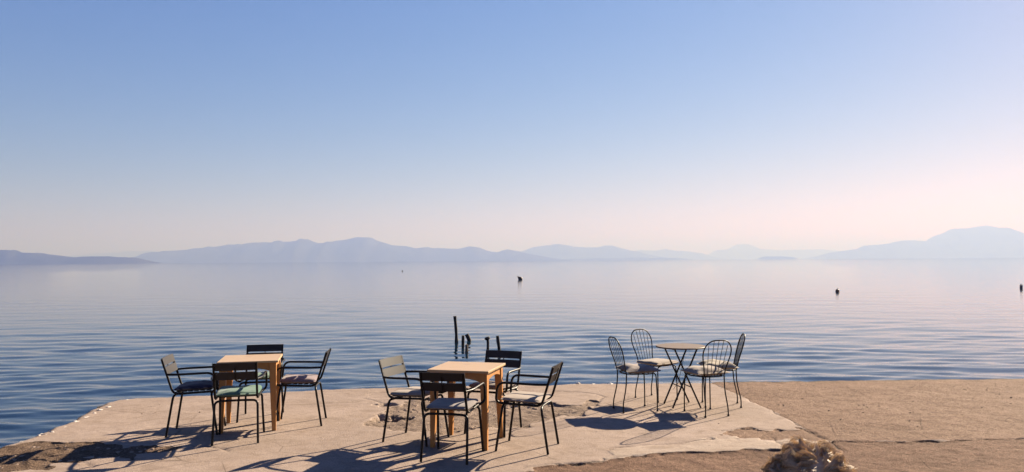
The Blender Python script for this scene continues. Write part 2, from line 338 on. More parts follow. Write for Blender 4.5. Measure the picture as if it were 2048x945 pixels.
def build_quay():
    xs = np.concatenate([np.linspace(-6, -5.4, 6)[:-1], np.arange(-5.4, 5.6, .02), np.linspace(5.6, 9, 110), np.linspace(9.3, 41, 40)])
    ys = np.concatenate([np.linspace(-9.2, 5.9, 45), np.arange(6.0, 11.7, .022), [11.75, 11.85, 12.0, 12.6]])
    X, Y = np.meshgrid(xs, ys); n, m = X.shape
    V = np.stack([X, Y], -1).reshape(-1, 2)
    i = np.arange((n - 1) * m).reshape(n - 1, m)[:, :-1].ravel()
    Q = np.stack([i, i + 1, i + m + 1, i + m], -1)
    V = [V]; nv = [len(V[0])]
    def allv(): 
        a = np.concatenate(V); V[:] = [a]; return a
    def wob(P, a, s, seed): return a * fbm(P[:, 0] * s, P[:, 1] * s, seed, 4)
    def split(reg, sdf):
        quads, polys = reg; P = allv(); s = sdf(P)
        q = s[quads] > 0; al, an = q.all(1), q.any(1)
        ins, out = [quads[al], []], [quads[~an], []]
        cache = {}; new = []
        def cut(a, b):
            k = (min(a, b), max(a, b))
            if k not in cache:
                tt = s[a] / (s[a] - s[b]); cache[k] = nv[0] + len(new); new.append(P[a] + (P[b] - P[a]) * tt)
            return cache[k]
        for f in [list(x) for x in quads[an & ~al]] + polys:
            sg = [s[k] > 0 for k in f]
            if all(sg): ins[1].append(f); continue
            if not any(sg): out[1].append(f); continue
            A, B = [], []
            for a, b, sa, sb in zip(f, f[1:] + f[:1], sg, sg[1:] + sg[:1]):
                (A if sa else B).append(a)
                if sa != sb: c = cut(a, b); A.append(c); B.append(c)
            if len(A) > 2: ins[1].append(A)
            if len(B) > 2: out[1].append(B)
        if new: V.append(np.array(new)); nv[0] += len(new)
        return ins, out
    F_ = {}
    sq = lambda P: poly_sdf(P, QUAY) + wob(P, .060, 6, 1)
    body, _ = split((Q, []), sq)
    sp = lambda P: poly_sdf(P, PAVE) + wob(P, .05, 6, 2)
    sr = lambda P: poly_sdf(P, ROAD) + wob(P, .10, 5, 3)
    sl = lambda P: poly_sdf(P, PLAST) + wob(P, .26, 7, 4)
    sb = lambda P: poly_sdf(P, BAND) + wob(P, .16, 6, 5)
    sg = lambda P: poly_sdf(P, GRAVEL) + wob(P, .30, 4, 6)
    sf = lambda P: poly_sdf(P, LEFT) + wob(P, .30, 4, 7)
    reg = {}
    reg['asphalt_road'], body = split(body, sr)
    reg['aggregate_paving'], body = split(body, sp)
    reg['screed_strip'], body = split(body, sl)
    reg['worn_concrete_band'], body = split(body, sb)
    reg['broken_concrete_patch'], body = split(body, sg)
    reg['rubble_concrete_patch'], body = split(body, sf)
    reg['concrete_quay'] = body
    P = allv(); x, y = P[:, 0], P[:, 1]
    ck = np.full(len(P), 9.0)
    for c in CRACKS:
        ck = np.minimum(ck, line_dist(P + np.stack([wob(P, .06, 5, 31), wob(P, .06, 5, 32)], -1), c))
    z = .012 * fbm(x * .7, y * .7, 20, 3) + .0022 * fbm(x * 7, y * 7, 21, 3)
    a, b, c_, d_, e_, f_ = (sstep(-.01, .03, s_(P)) for s_ in (sr, sp, sl, sb, sg, sf))
    rgh = fbm(x * 13, y * 13, 22, 3); rg2 = fbm(x * 5, y * 5, 23, 4)
    z += a * (-.014 + .010 * rgh + .010 * rg2) * (1 - 0) + b * (1 - a) * (-.008 + .007 * rgh + .008 * rg2)
    z += c_ * (1 - a) * (.006) + d_ * (1 - a) * (1 - b) * (1 - c_) * (-.012 + .010 * rgh)
    z += e_ * (-.020 + .018 * rgh + .016 * rg2) + f_ * (-.012 + .026 * rgh + .018 * rg2)
    z -= .009 * (1 - sstep(.004, .03, ck))
    for (hx, hy, rx, ry, dp) in [(-1.42, 8.97, .17, .16, .13), (-1.60, 9.72, .13, .12, .09), (-1.20, 8.90, .09, .09, .08)]:
        rr = np.hypot((x - hx) / rx, (y - hy) / ry) + .8 * fbm(x * 9, y * 9, 40, 3)
        z -= dp * (1 - sstep(.7, 1.05, rr))
    z -= .03 * (1 - sstep(0, .10, sq(P))) ** 2 * (1 - b)                 # crumbled arris
    ed = sq(P); V3 = np.concatenate([P, z[:, None]], 1)
    mats = dict(asphalt_road='asphalt', aggregate_paving='paving', screed_strip='plaster', worn_concrete_band='paving',
                broken_concrete_patch='gravel', rubble_concrete_patch='rough', concrete_quay='concrete')
    # outer edges of the whole quay, for the side walls
    cnt = {}
    for qs, ps in reg.values():
        for f in ps:
            for a_, b_ in zip(f, f[1:] + f[:1]):
                k = (min(a_, b_), max(a_, b_)); cnt[k] = cnt.get(k, 0) + 1
    qa = np.concatenate([r[0] for r in reg.values()]); E = np.concatenate([qa[:, [k, (k + 1) % 4]] for k in range(4)]); E.sort(1)
    key = E[:, 0].astype(np.int64) * 10 ** 8 + E[:, 1]; u, c = np.unique(key, return_counts=True)
    single = {(int(k // 10 ** 8), int(k % 10 ** 8)) for k in u[c == 1]}
    edges = [k for k in single if k not in cnt] + [k for k, v in cnt.items() if v == 1 and k not in single]
    for name, (qs, ps) in reg.items():
        F = [list(map(int, f)) for f in qs] + [list(map(int, f)) for f in ps]
        idx = np.unique(np.concatenate([np.array(f) for f in F])) if F else []
        mp = np.full(len(V3), -1); mp[idx] = np.arange(len(idx)); vv = V3[idx].tolist(); cc = ck[idx].tolist(); ee = ed[idx].tolist()
        F = [[int(mp[k]) for k in f] for f in F]; sm = [True] * len(F)
        if name == 'concrete_quay':
            base = {}
            def low(k):
                if k not in base:
                    base[k] = (len(vv), len(vv) + 1); p = V3[k]
                    vv.append(p.tolist()); cc.append(9.0); vv.append([p[0] * .996, p[1] * .994, -1.1]); cc.append(9.0); ee.extend((0., 0.))
                return base[k]
            for a_, b_ in edges:
                (a0, a1), (b0, b1) = low(a_), low(b_); F.append([a0, b0, b1, a1]); sm.append(False)
        me = bpy.data.meshes.new(name); me.from_pydata(vv, [], F); me.polygons.foreach_set('use_smooth', sm)
        at = me.attributes.new('crack', 'FLOAT', 'POINT'); at.data.foreach_set('value', cc)
        at = me.attributes.new('edge', 'FLOAT', 'POINT'); at.data.foreach_set('value', ee)
        me.update(); tag(link(name, me, M[mats[name]]), kind='structure')
    return V3
build_quay()

def rock_mesh(name, r, seed, flat=.7, sub=2, jag=.35):
    bm = bmesh.new(); bmesh.ops.create_icosphere(bm, subdivisions=sub, radius=1); rnd = random.Random(seed)
    o = Vector((rnd.uniform(-9, 9), rnd.uniform(-9, 9), rnd.uniform(-9, 9)))
    from mathutils import noise
    for v in bm.verts:
        k = 1 + jag * noise.noise(v.co * 1.4 + o) + jag * .4 * noise.noise(v.co * 4 + o)
        v.co = Vector((v.co.x * r * k * 1.25, v.co.y * r * k, (v.co.z * flat * k + flat * .55) * r))
    me = bpy.data.meshes.new(name); bm.to_mesh(me); bm.free(); return me
# white stones along the edges
words = ['first', 'second', 'third', 'fourth', 'fifth', 'sixth', 'seventh', 'eighth', 'ninth', 'tenth']
for i, (x, y, r) in enumerate([(.73, 11.20, .020), (.85, 11.24, .026), (.95, 11.24, .040), (1.16, 11.22, .033), (1.42, 11.23, .037), (1.57, 11.2, .027), (1.87, 11.19, .022), (2.80, 11.18, .025)]):
    o = link('stone', rock_mesh('stone', r, i, .62, 2, .75), M['stone'], None, (x, y, -.028), i * 1.3)
    tag(o, 'pale stone on the seaward quay edge, %s of eight counting from the left' % words[i], 'stone', 'pale stones along the seaward edge')
for i, (x, y) in enumerate([(-5.08, 10.16), (-5.06, 9.66), (-5.06, 9.47), (-5.03, 9.28), (-4.99, 9.04), (-4.97, 8.78), (-4.92, 8.5), (-4.93, 8.25), (-4.95, 8.12), (-4.98, 7.84)]):
    o = link('stone', rock_mesh('stone', .024 + .012 * ((i * 7) % 3) / 2, 30 + i, .5, 2, .7), M['stone'], None, (x, y, -.014), i * .9)
    tag(o, 'small white stone on the left quay edge, %s counting from the far corner' % words[i], 'stone', 'white stones along the left edge')
# loose rubble in the broken patches: uncountable chips, one mesh
def rubble():
    rnd = random.Random(8); mb = MB(); base = [rock_mesh('chip', 1, 60 + k, .7, 1, .5) for k in range(4)]
    shp = [([Vector(v.co) for v in b.vertices], [tuple(p.vertices) for p in b.polygons]) for b in base]
    for b in base: bpy.data.meshes.remove(b)
    def fill(poly, n, r0_, r1_, zz):
        A = np.array(poly); lo, hi = A.min(0), A.max(0); k = 0
        while k < n:
            p = np.array([[rnd.uniform(lo[0], hi[0]), rnd.uniform(lo[1], hi[1])]])
            if p[0, 0] < -4.95 or poly_sdf(p, poly)[0] < .03: continue
            k += 1; v, f = shp[rnd.randrange(4)]; r = r0_ + (r1_ - r0_) * rnd.random() ** 3; a = rnd.random() * 6.28
            c, s = math.cos(a), math.sin(a)
            mb.add([(p[0, 0] + r * (q.x * c - q.y * s), p[0, 1] + r * (q.x * s + q.y * c), zz + r * q.z) for q in v], f)
    fill(GRAVEL, 380, .006, .026, -.030); fill(LEFT, 300, .006, .024, -.024); fill([(3.3, 7.8), (8, 8.1), (8, 11.2), (3.2, 11.0)], 170, .004, .013, -.006); fill([(-4.6, 7.9), (2.8, 7.9), (2.8, 10.9), (-4.6, 10.2)], 90, .003, .010, -.003)
    o = mb.build('rubble', M['chips']); tag(o, 'loose concrete chips and grit scattered over the quay', 'rubble', kind='stuff')
rubble()

# ------------------------------------------------------------------ hills
def mat_hill():
    t = NT('hill_scrub'); n = t.noise(.004, 6, .65)
    t.set(Base_Color=t.mix(t.ramp(n, [(.35, 0.), (.65, 1.)]), (.022, .026, .018), (.036, .036, .026)), Roughness=1.0, Specular_IOR_Level=.0); return t.m
M['hill'] = mat_hill()
HILLS = [  # name, distance m, depth m, skyline as photo-measured bearings (px, px above the sea line)
    ('near_headland', 5300, 450, [(-420, 512), (-200, 496), (-80, 494), (0, 499.8), (14, 501), (44, 505), (99, 509), (147, 514.5), (191, 513.5), (222, 513), (239, 515), (262, 515), (280, 518), (292, 522), (300, 527)]),
    ('long_ridge', 10300, 1500, [(230, 524), (284, 516), (304, 506.6), (342, 502.5), (376, 499.8), (390, 497), (407, 496.4), (417, 493), (427, 494.7), (448, 490.6), (472, 491.3), (506, 485.5), (533, 484.8), (550, 485.5), (564, 483.4), (578, 484.8), (612, 480.3), (625, 483.8), (643, 488.9), (666, 485.5), (694, 481.7), (715, 477), (743, 478), (761, 484), (785, 491), (813, 492.7), (831, 497), (852, 495), (866, 497), (919, 497.7), (940, 492.7), (958, 495.6), (982, 504), (996, 504.7), (1014, 500), (1039, 504), (1080, 512), (1130, 520)]),
    ('twin_hill', 14000, 1400, [(940, 519), (961, 515.6), (996, 511), (1040, 504), (1067, 494.5), (1091, 492), (1116, 490), (1140, 493.4), (1172, 495), (1197, 495.5), (1211, 491), (1225, 491.7), (1242, 497), (1260, 501.5), (1278, 503.5), (1292, 508.6), (1330, 515.6), (1365, 517.6), (1380, 519)]),
    ('low_spit', 11500, 600, [(1110, 519.5), (1130, 518.0), (1200, 516.8), (1290, 515.8), (1330, 516.2), (1362, 517.2), (1372, 519)]),
    ('far_ridge', 18000, 1500, [(1180, 516), (1230, 506), (1274, 502.6), (1288, 500.5), (1313, 501.5), (1332, 498.4), (1348, 501.5), (1376, 502.6), (1400, 507), (1425, 514), (1450, 519)]),
    ('farthest_peak', 21000, 3000, [(1395, 518), (1413, 512), (1437, 501), (1461, 500), (1480, 490), (1496, 491), (1516, 498), (1575, 501), (1634, 500), (1690, 504), (1760, 510), (1820, 516)]),
    ('far_back_ridge', 21000, 3000, [(110, 522), (147, 512), (190, 508), (205, 506.6), (260, 504), (301, 501.5), (325, 505), (400, 512), (480, 520)]),
    ('right_mountain', 13900, 1800, [(1634, 518), (1645, 513), (1658, 508), (1674, 504), (1713, 498), (1725, 492), (1765, 489), (1820, 482.5), (1859, 483), (1883, 472.6), (1918, 460), (1946, 459.6), (1968, 455.5), (1984, 453.5), (1998, 457), (2021, 463.5), (2048, 468.7), (2140, 486), (2260, 490), (2420, 512)]),
    ('islet', 11500, 160, [(1516, 517.5), (1521, 514.8), (1532, 512.8), (1545, 513.6), (1556, 513.0), (1575, 514.2), (1588, 515), (1593, 517.5)]),
]
def build_hill(name, D, depth, sky_):
    s = np.array(sky_, float); px = np.linspace(s[0, 0], s[-1, 0], max(60, int((s[-1, 0] - s[0, 0]) / 2.2)))
    tn = (px - 1024) / FPX; h = (528 - 13 * px / 2048 - np.interp(px, s[:, 0], s[:, 1])) / FPX
    h = np.maximum(h + .00022 * fbm(px * .11, px * 0 + D, 3, 3) * (h > .001), -.0002)
    tt = np.linspace(0, 1, 22); y = D + depth * (tt - .5)
    X = tn[None, :] * D + 0 * y[:, None]; Yb = np.repeat(y[:, None], len(px), 1)
    Yb = Yb + depth * .12 * fbm(px * .02, px * 0 + 3.3, 5, 3)[None, :]
    shape = np.where(tt < .5, np.sin(np.clip(tt / .5, 0, 1) * math.pi / 2) ** 1.3, np.cos((tt - .5) / .5 * math.pi / 2) ** .8)
    spur = 1 + .55 * fbm(X / (depth * .22), Yb / (depth * .5), 11, 4) * (1 - np.abs(tt[:, None] - .5) * 0) * np.where(np.abs(tt[:, None] - .5) < .03, 0, 1)
    Z = h[None, :] * D * shape[:, None] * np.minimum(spur, 1.08 - .1 * (np.abs(tt[:, None] - .5) > .2)) 
    Z[(tt < .02) | (tt > .98)] = -4
    Z = Z + np.where(tt[:, None] * 0 + h[None, :] > 0, 0.5, -3)
    n, m = X.shape; V = np.stack([X, Yb, Z], -1).reshape(-1, 3)
    V[:, 2] = np.maximum(V[:, 2], -1.2)
    i = np.arange((n - 1) * m).reshape(n - 1, m)[:, :-1].ravel()
    me = bpy.data.meshes.new(name); me.from_pydata(V.tolist(), [], np.stack([i, i + 1, i + m + 1, i + m], -1).tolist())
    me.polygons.foreach_set('use_smooth', [True] * len(me.polygons)); me.update()
    return tag(link(name, me, M['hill']), kind='structure')
for a in HILLS: build_hill(*a)

# ------------------------------------------------------------------ haze
def haze():
    me = MB().box(-32000, 32000, -3000, 31500, -2.0, 572).mesh('haze'); m = bpy.data.materials.new('haze_air'); m.use_nodes = True
    n, l = m.node_tree.nodes, m.node_tree.links; n.remove(n['Principled BSDF'])
    v = n.new('ShaderNodeVolumePrincipled'); v.inputs['Color'].default_value = (.0905, .1285, .298, 1)
    v.inputs['Absorption Color'].default_value = (.588, .479, .102, 1)
    v.inputs['Density'].default_value = 3.4e-4; v.inputs['Anisotropy'].default_value = .21
    l.new(v.outputs[0], n['Material Output'].inputs['Volume'])
    tag(link('haze', me, m), 'pale sea haze veiling the distant hills', 'haze', kind='stuff')
haze()

# ------------------------------------------------------------------ metal armchairs
def make_chair():
    c = empty('metal_armchair'); m = M['metal']; R = .0118
    for s in (-1, 1):
        MB().tube(fillet([(s * .2, -.302, .80), (s * .2, -.185, .435), (s * .2, .205, .452)], .06), R).build('side_rail', m, c)
        MB().tube(fillet([(s * .215, -.25, 0), (s * .203, -.185, .417), (s * .08, -.172, .420), (s * .001, -.172, .420)], .045), R).build('leg', m, c)
        MB().tube(fillet([(s * .222, .255, 0), (s * .205, .19, .432), (s * .08, .185, .434), (s * .001, .185, .434)], .045), R).build('leg', m, c)
        a = fillet([(s * .205, -.252, .640), (s * .243, -.15, .642), (s * .247, .225, .652), (s * .247, .245, .475), (s * .205, .185, .446)], .075, 6)
        MB().tube(a, R).build('armrest', m, c)
    def slat(z0, z1):
        y = lambda z: -.185 - (z - .435) / (.80 - .435) * .117
        n = 8; mb = MB(); v = []
        for k in range(n + 1):
            u = -1 + 2 * k / n; bow = -.010 * (1 - u * u)
            for z, o in ((z0, .011), (z1, .011), (z1, .003), (z0, .003)): v.append((u * .212, y(z) + o + bow, z + .003))
        f = [(k * 4 + j, k * 4 + (j + 1) % 4, k * 4 + 4 + (j + 1) % 4, k * 4 + 4 + j) for k in range(n) for j in range(4)] + [(0, 1, 2, 3), tuple(n * 4 + q for q in (3, 2, 1, 0))]
        mb.add(v, f); mb.build('back_slat', M['slat'], c)
    slat(.727, .806); slat(.632, .712)
    MB().tube([(.0, -.268, .645), (.0, -.308, .77)], .006, 4).build('back_brace', m, c)
    for k in range(6):
        y0 = -.165 + k * .060; MB().box(-.192, .192, y0, y0 + .048, .452 + k * .002, .458 + k * .002, .0015).build('seat_slat', m, c)
    return c

def superpad(w, d, h, seed, puff=.5, wave=.008, corner=.0):
    """seat cushion: rounded square pad, puffier in the middle, with soft dents"""
    n = 22; top, bot = [], []; ns = lambda x, y, k: float(fbm(np.array([x * 7 + seed * 3.1]), np.array([y * 7 + k * 9.7]), seed, 3)[0])
    g = [-1 + 2 * i / n for i in range(n + 1)]; g = [math.copysign(abs(u) ** .72, u) for u in g]
    for j in range(n + 1):
        for i in range(n + 1):
            u, v = g[i], g[j]; e = max(abs(u), abs(v)); rim = (1 - e ** 6) ** .5 if e < 1 else 0
            full = (1 - u ** 4) * (1 - v ** 4)
            cr_ = 1 - .045 * (u * u * v * v) * (1 - corner) + corner * .07 * (abs(u * v) ** 2) - .025 * corner * (1 - abs(u * v))
            x, y = u * w / 2 * cr_, v * d / 2 * cr_
            hh_ = h * (rim * (1 - puff) + puff * full * 1.15)
            top.append((x, y, h * .42 + hh_ * .58 + wave * ns(x, y, 1) * (.3 + rim)))
            bot.append((x, y, h * .42 - min(hh_ * .5, h * .42) + wave * .2 * ns(x, y, 2) * (1 - rim)))
    m = n + 1; q = [(j * m + i, j * m + i + 1, j * m + m + i + 1, j * m + m + i) for j in range(n) for i in range(n)]
    N = m * m; f = q + [tuple(k + N for k in reversed(p)) for p in q]
    mb = MB(); mb.add(top + bot, f, True); me = mb.mesh('cushion')
    bm = bmesh.new(); bm.from_mesh(me); bmesh.ops.remove_doubles(bm, verts=bm.verts[:], dist=.0006); bm.to_mesh(me); bm.free(); return me
def cushion(me, mname, col, x, y, z, yaw, label, group, tiltx=0.0):
    if mname not in M: M[mname] = fabric(mname, col)
    o = link('seat_cushion', me, M[mname], None, (x, y, z), yaw); o.rotation_euler = (tiltx, 0, yaw)
    return tag(o, label, 'cushion', group)

CH = [  # x, y, yaw deg, label, cushion: w, d, h, puff, wave, material, colour, label
    (-3.373, 8.230, 280.1, 'dark metal armchair at the left end of the left wooden table', (.41, .40, .062, .35, .018, 'navy_cloth', (.025, .025, .06)), 'navy blue cushion on the leftmost armchair'),
    (-2.798, 7.880, 12.2, 'dark metal armchair with its back to us before the left wooden table', (.43, .40, .056, .4, .016, 'mint_cloth', (.10, .205, .15)), 'mint green cushion on the armchair in front of the left wooden table'),
    (-2.372, 8.640, 97.0, 'dark metal armchair seen side-on right of the left wooden table', (.42, .41, .062, .35, .012, 'mauve_cloth', (.27, .20, .20)), 'mauve cushion on the armchair right of the left wooden table'),
    (-2.918, 8.950, 189.7, 'dark metal armchair behind the left wooden table, facing us', (.42, .40, .052, .4, .012, 'mint_cloth', (.10, .205, .15)), 'green cushion on the armchair behind the left wooden table'),
    (-.984, 7.809, 246.2, 'dark metal armchair left of the middle wooden table, its backrest catching light', (.42, .40, .046, .2, .008, 'sand_cloth', (.36, .29, .235)), 'beige cushion on the armchair left of the middle wooden table'),
    (-.562, 7.124, 346.6, 'dark metal armchair with its back to us before the middle wooden table', (.42, .40, .042, .15, .006, 'grey_cloth', (.27, .235, .22)), 'flat grey cushion on the armchair in front of the middle wooden table'),
    (.141, 7.450, 73.8, 'dark metal armchair right of the middle wooden table, facing left', (.43, .41, .045, .15, .006, 'sand_cloth', (.36, .29, .235)), 'flat beige cushion on the armchair right of the middle wooden table'),
    (-.205, 8.190, 158.7, 'dark metal armchair behind the middle wooden table, facing us', (.42, .40, .052, .3, .008, 'taupe_cloth', (.20, .155, .13)), 'brownish grey cushion on the armchair behind the middle wooden table'),
]
proto = make_chair()
for i, (x, y, a, lab, cu_, clab) in enumerate(CH):
    o = proto if i == 0 else copy_tree(proto)
    o.location = (x, y, .002); o.rotation_euler = (0, 0, rad(a)); tag(o, lab, 'chair', 'metal armchairs round the wooden tables')
    w, d, h, pf, wv, mn, colr = cu_
    f = Vector((-math.sin(rad(a)), math.cos(rad(a)), 0)) * .012
    cushion(superpad(w, d, h, i + 1, pf, wv), mn, colr, x + f.x, y + f.y, .463, rad(a + (i % 3 - 1) * 2), clab, 'armchair cushions', rad(1.8))

# ------------------------------------------------------------------ wooden tables
def make_table():
    tb = empty('wooden_table'); S = .31; L = .288
    MB().box(-S, S, -S, S, .727, .75, .004).build('table_top', M['pine_top'], tb)
    for sx in (-1, 1):
        for sy in (-1, 1):
            v = []
            for z, w in ((0, .040), (.04, .043), (.62, .070), (.727, .072)):
                x0, y0 = sx * L, sy * L
                v += [(x0, y0, z), (x0 - sx * w, y0, z), (x0 - sx * w, y0 - sy * w, z), (x0, y0 - sy * w, z)]
            f = [(k * 4 + j, k * 4 + (j + 1) % 4, k * 4 + 4 + (j + 1) % 4, k * 4 + 4 + j) for k in range(3) for j in range(4)] + [(3, 2, 1, 0), (12, 13, 14, 15)]
            bm = bmesh.new(); vs_ = [bm.verts.new(p) for p in v]; [bm.faces.new([vs_[q] for q in p]) for p in f]
            bmesh.ops.recalc_face_normals(bm, faces=bm.faces[:])
            bmesh.ops.bevel(bm, geom=[e for e in bm.edges if abs(e.verts[0].co.z - e.verts[1].co.z) > .01], offset=.004, segments=2, affect='EDGES')
            me = bpy.data.meshes.new('leg'); bm.to_mesh(me); bm.free(); link('leg', me, M['pine'], tb)
    W = L - .073
    arch = [(-W, .7265), (-W, .640)] + [(u * W, .640 + .032 * (1 - abs(u) ** 2.4)) for u in np.linspace(-1, 1, 17)[1:-1]] + [(W, .640), (W, .7265)]
    for k in range(4):
        a = k * math.pi / 2; ca, sa = math.cos(a), math.sin(a)
        fn = lambda u, z, d: (u * ca - d * sa, u * sa + d * ca, z)
        MB().prism([(float(u), float(z)) for u, z in arch], fn, L - .010, L - .032).build('apron', M['pine_x'], tb)
    return tb
T1 = make_table(); T1.location = (-2.869, 8.45, .002); T1.rotation_euler.z = rad(12.4)
tag(T1, 'varnished pine table furthest left, with green cushions beside it', 'table', 'square pine tables')
T2 = copy_tree(T1); T2.location = (-.453, 7.677, .002); T2.rotation_euler.z = rad(345.3)
tag(T2, 'varnished pine table in the middle, nearest to us', 'table', 'square pine tables')

# ------------------------------------------------------------------ round table and wire chairs
def round_table():
    t_ = empty('folding_table', (2.075, 9.515, .002), rad(9)); m = M['wire']
    n = 48; mb = MB(); prof = [(0, .715), (.296, .715), (.303, .718), (.304, .728), (.298, .733), (0, .7335)]
    v = [(r * math.cos(2 * math.pi * k / n), r * math.sin(2 * math.pi * k / n), z) for r, z in prof[1:-1] for k in range(n)]
    f = [(j * n + k, j * n + (k + 1) % n, (j + 1) * n + (k + 1) % n, (j + 1) * n + k) for j in range(3) for k in range(n)]
    mb.add(v, f); mb.add(v[:n], [tuple(range(n))[::-1]]); mb.add(v[-n:], [tuple(range(n))])
    mb.build('table_top', M['round_top'], t_)
    for (w, s) in ((.185, 1), (.150, -1)):          # two crossing frames, one nested in the other
        for q in (-1, 1):
            MB().tube([(s * .172, q * w, .0), (s * -.150, q * w, .712)], .0115, 4).build('leg', m, t_)
        MB().tube([(s * .06, -w, .25), (s * .06, w, .25)], .007, 6).build('cross_bar', m, t_)
        MB().tube([(s * -.148, -w, .706), (s * -.148, w, .706)], .008, 6).build('top_rail', m, t_)
    MB().tube([(.12, .150, .66), (-.02, .05, .27), (-.06, .12, .18)], .0025, 5).build('stay_wire', m, t_)
    tag(t_, 'small round folding table with crossed dark legs, between the wire chairs', 'table')
M['round_top'] = simple('pale_brown_tabletop', (.165, .12, .092), .6, 0, .2, 18, 0, .12)
round_table()
def make_wire_chair():
    c = empty('wire_chair'); m = M['wire']; r = .0075
    lean = lambda z: -.175 - .115 * ((z - .45) / .42) ** 1.15 if z > .45 else -.175
    # hoop: from the left rear seat corner up round and down to the right
    H = []
    for k in range(29):
        a = math.pi * k / 28; u = -math.cos(a)
        z = .45 + .425 * math.sin(a) ** .62 if 0 < k < 28 else .45
        w = .128 + .082 * sstep(0, .85, np.array([(z - .45) / .425]))[0]
        H.append((w * math.copysign(abs(u) ** .62, u), lean(z), z))
    MB().tube(H, r).build('back_hoop', m, c)
    for q in (-2, -1, 0, 1, 2):
        xt = q * .062; zt = .45 + .425 * (1 - (abs(xt) / .212) ** 2.4) ** .46; b = []
        for k in range(7):
            u = k / 6; z = .452 + (zt - .452) * u; b.append((q * .040 + (xt - q * .040) * u ** .8, lean(max(z, .4501)), z))
        MB().tube(b, .0034, 6).build('back_wire', m, c)
    ring = []
    for k in range(33):
        a = 2 * math.pi * k / 32; x, y = math.cos(a), math.sin(a)
        w = .19 if y > 0 else .165
        ring.append((w * math.copysign(abs(x) ** .7, x), .01 + .185 * math.copysign(abs(y) ** .7, y), .447))
    MB().tube(ring, r, cap=False).build('seat_ring', m, c)
    seat = MB()
    for y in (-.10, -.03, .04, .11): seat.tube([(-.17, y, .447), (.17, y, .447)], .0035, 6)
    seat.build('seat_wires', m, c)
    for s in (-1, 1):
        leg = fillet([(s * .134, -.172, .449), (s * .134, -.178, .30), (s * .146, -.225, .09), (s * .150, -.222, .0)], .09)
        lg = MB().tube(leg, r).build('leg', m, c); MB().tube([(s * .150, -.222, 0), (s * .150, -.222, .016)], .013).build('foot_pad', m, lg)
        leg = fillet([(s * .10, .185, .445), (s * .166, .19, .435), (s * .174, .2, .2), (s * .175, .2, 0)], .05)
        lg = MB().tube(leg, r).build('leg', m, c); MB().tube([(s * .175, .2, 0), (s * .175, .2, .016)], .013).build('foot_pad', m, lg)
    return c
WC = [
    (1.472, 9.277, 285.2, 'black wire chair left of the round table, facing right', (.42, .40, .075, .85, .020, 'stone_cloth', (.30, .24, .21), 1.), 'puffy grey beige cushion, half in shade, on the wire chair left of the round table', 0),
    (1.850, 9.985, 216.0, 'black wire chair behind the round table, its hoop back rising highest', (.42, .40, .052, .25, .008, 'oat_cloth', (.34, .275, .225), 0.), 'flat beige cushion on the wire chair behind the round table', 0),
    (2.262, 9.041, 17.3, 'black wire chair nearest to us, its back towards us, before the round table', (.42, .40, .075, .85, .020, 'linen_cloth', (.36, .29, .23), 1.), 'beige pointed-corner cushion on the nearest wire chair', 0),
    (2.560, 9.530, 82.0, 'rightmost black wire chair, seen side-on beside the round table', (.42, .40, .080, .85, .022, 'cream_cloth', (.40, .335, .25), 1.), 'cream cushion sagging at the corners on the rightmost wire chair', 0),
]
wproto = make_wire_chair()
for i, (x, y, a, lab, cu_, clab, tl) in enumerate(WC):
    o = wproto if i == 0 else copy_tree(wproto)
    o.location = (x, y, .002); o.rotation_euler = (0, 0, rad(a)); tag(o, lab, 'chair', 'wire chairs round the folding table')
    w, d, h, pf, wv, mn, colr, cn = cu_
    f = Vector((-math.sin(rad(a)), math.cos(rad(a)), 0)) * .03
    cushion(superpad(w, d, h, i + 21, pf, wv, cn), mn, colr, x + f.x, y + f.y, .455, rad(a + 3 * (i - 1)), clab, 'wire chair cushions')

# ------------------------------------------------------------------ stakes in the water
def stake(x, y, h, dx, r, m, label, seed, bend=0.0, cap=False):
    rnd = random.Random(seed); n = 9; pts, rr = [], []
    for k in range(n + 1):
        u = k / n; z = WATER - .9 + (h + .9) * u; v = max(0, (z - WATER) / h)
        pts.append((dx * v + bend * math.sin(v * 2.6) + rnd.uniform(-.006, .006), rnd.uniform(-.006, .006), z)); rr.append(r * rnd.uniform(.85, 1.12))
    root = empty('mooring_stake', (x, y, 0)) if cap else None
    mb = MB().tube(pts, rr, 9)
    if cap:
        mb.build('shaft', m, root); z = pts[-1][2]
        p = [(.0, -.045), (.045, -.04), (.072, -.012), (.070, .015), (.045, .040), (.0, .046)]; k = 14
        v = [(q[0] * math.cos(6.2832 * j / k) * 1.05 + dx, q[0] * math.sin(6.2832 * j / k), z + q[1] + .012 * math.cos(6.2832 * j / k)) for q in p[1:-1] for j in range(k)]
        f = [(i * k + j, i * k + (j + 1) % k, i * k + k + (j + 1) % k, i * k + k + j) for i in range(3) for j in range(k)] + [tuple(range(k))[::-1], tuple(range(3 * k, 4 * k))]
        MB().add(v, f, True).build('cap', m, root); o = root
    else:
        o = mb.build('mooring_stake', m); o.location = (x, y, 0)
    tag(o, label, 'stake', 'stakes standing in the water')
stake(-1.66, 22.73, .77, -.045, .050, M['post'], 'tallest dark wooden stake standing in the sea', 1, .012)
stake(-1.38, 21.47, .32, .0, .046, M['post'], 'short straight dark stake just right of the tallest stake', 2)
stake(-1.27, 22.99, .21, -.10, .058, M['post'], 'dark stub leaning left behind the brown stake in the sea', 3)
stake(-1.21, 20.13, .21, .008, .040, M['post_brown'], 'short brown stake with a pale top in the sea', 4)
stake(-.66, 20.54, .33, -.015, .042, M['post'], 'dark stake with a mushroom shaped cap in the sea', 5, .01, True)
stake(-.35, 20.3, .42, -.045, .045, M['post'], 'rightmost dark stake, leaning slightly, in the sea', 6)

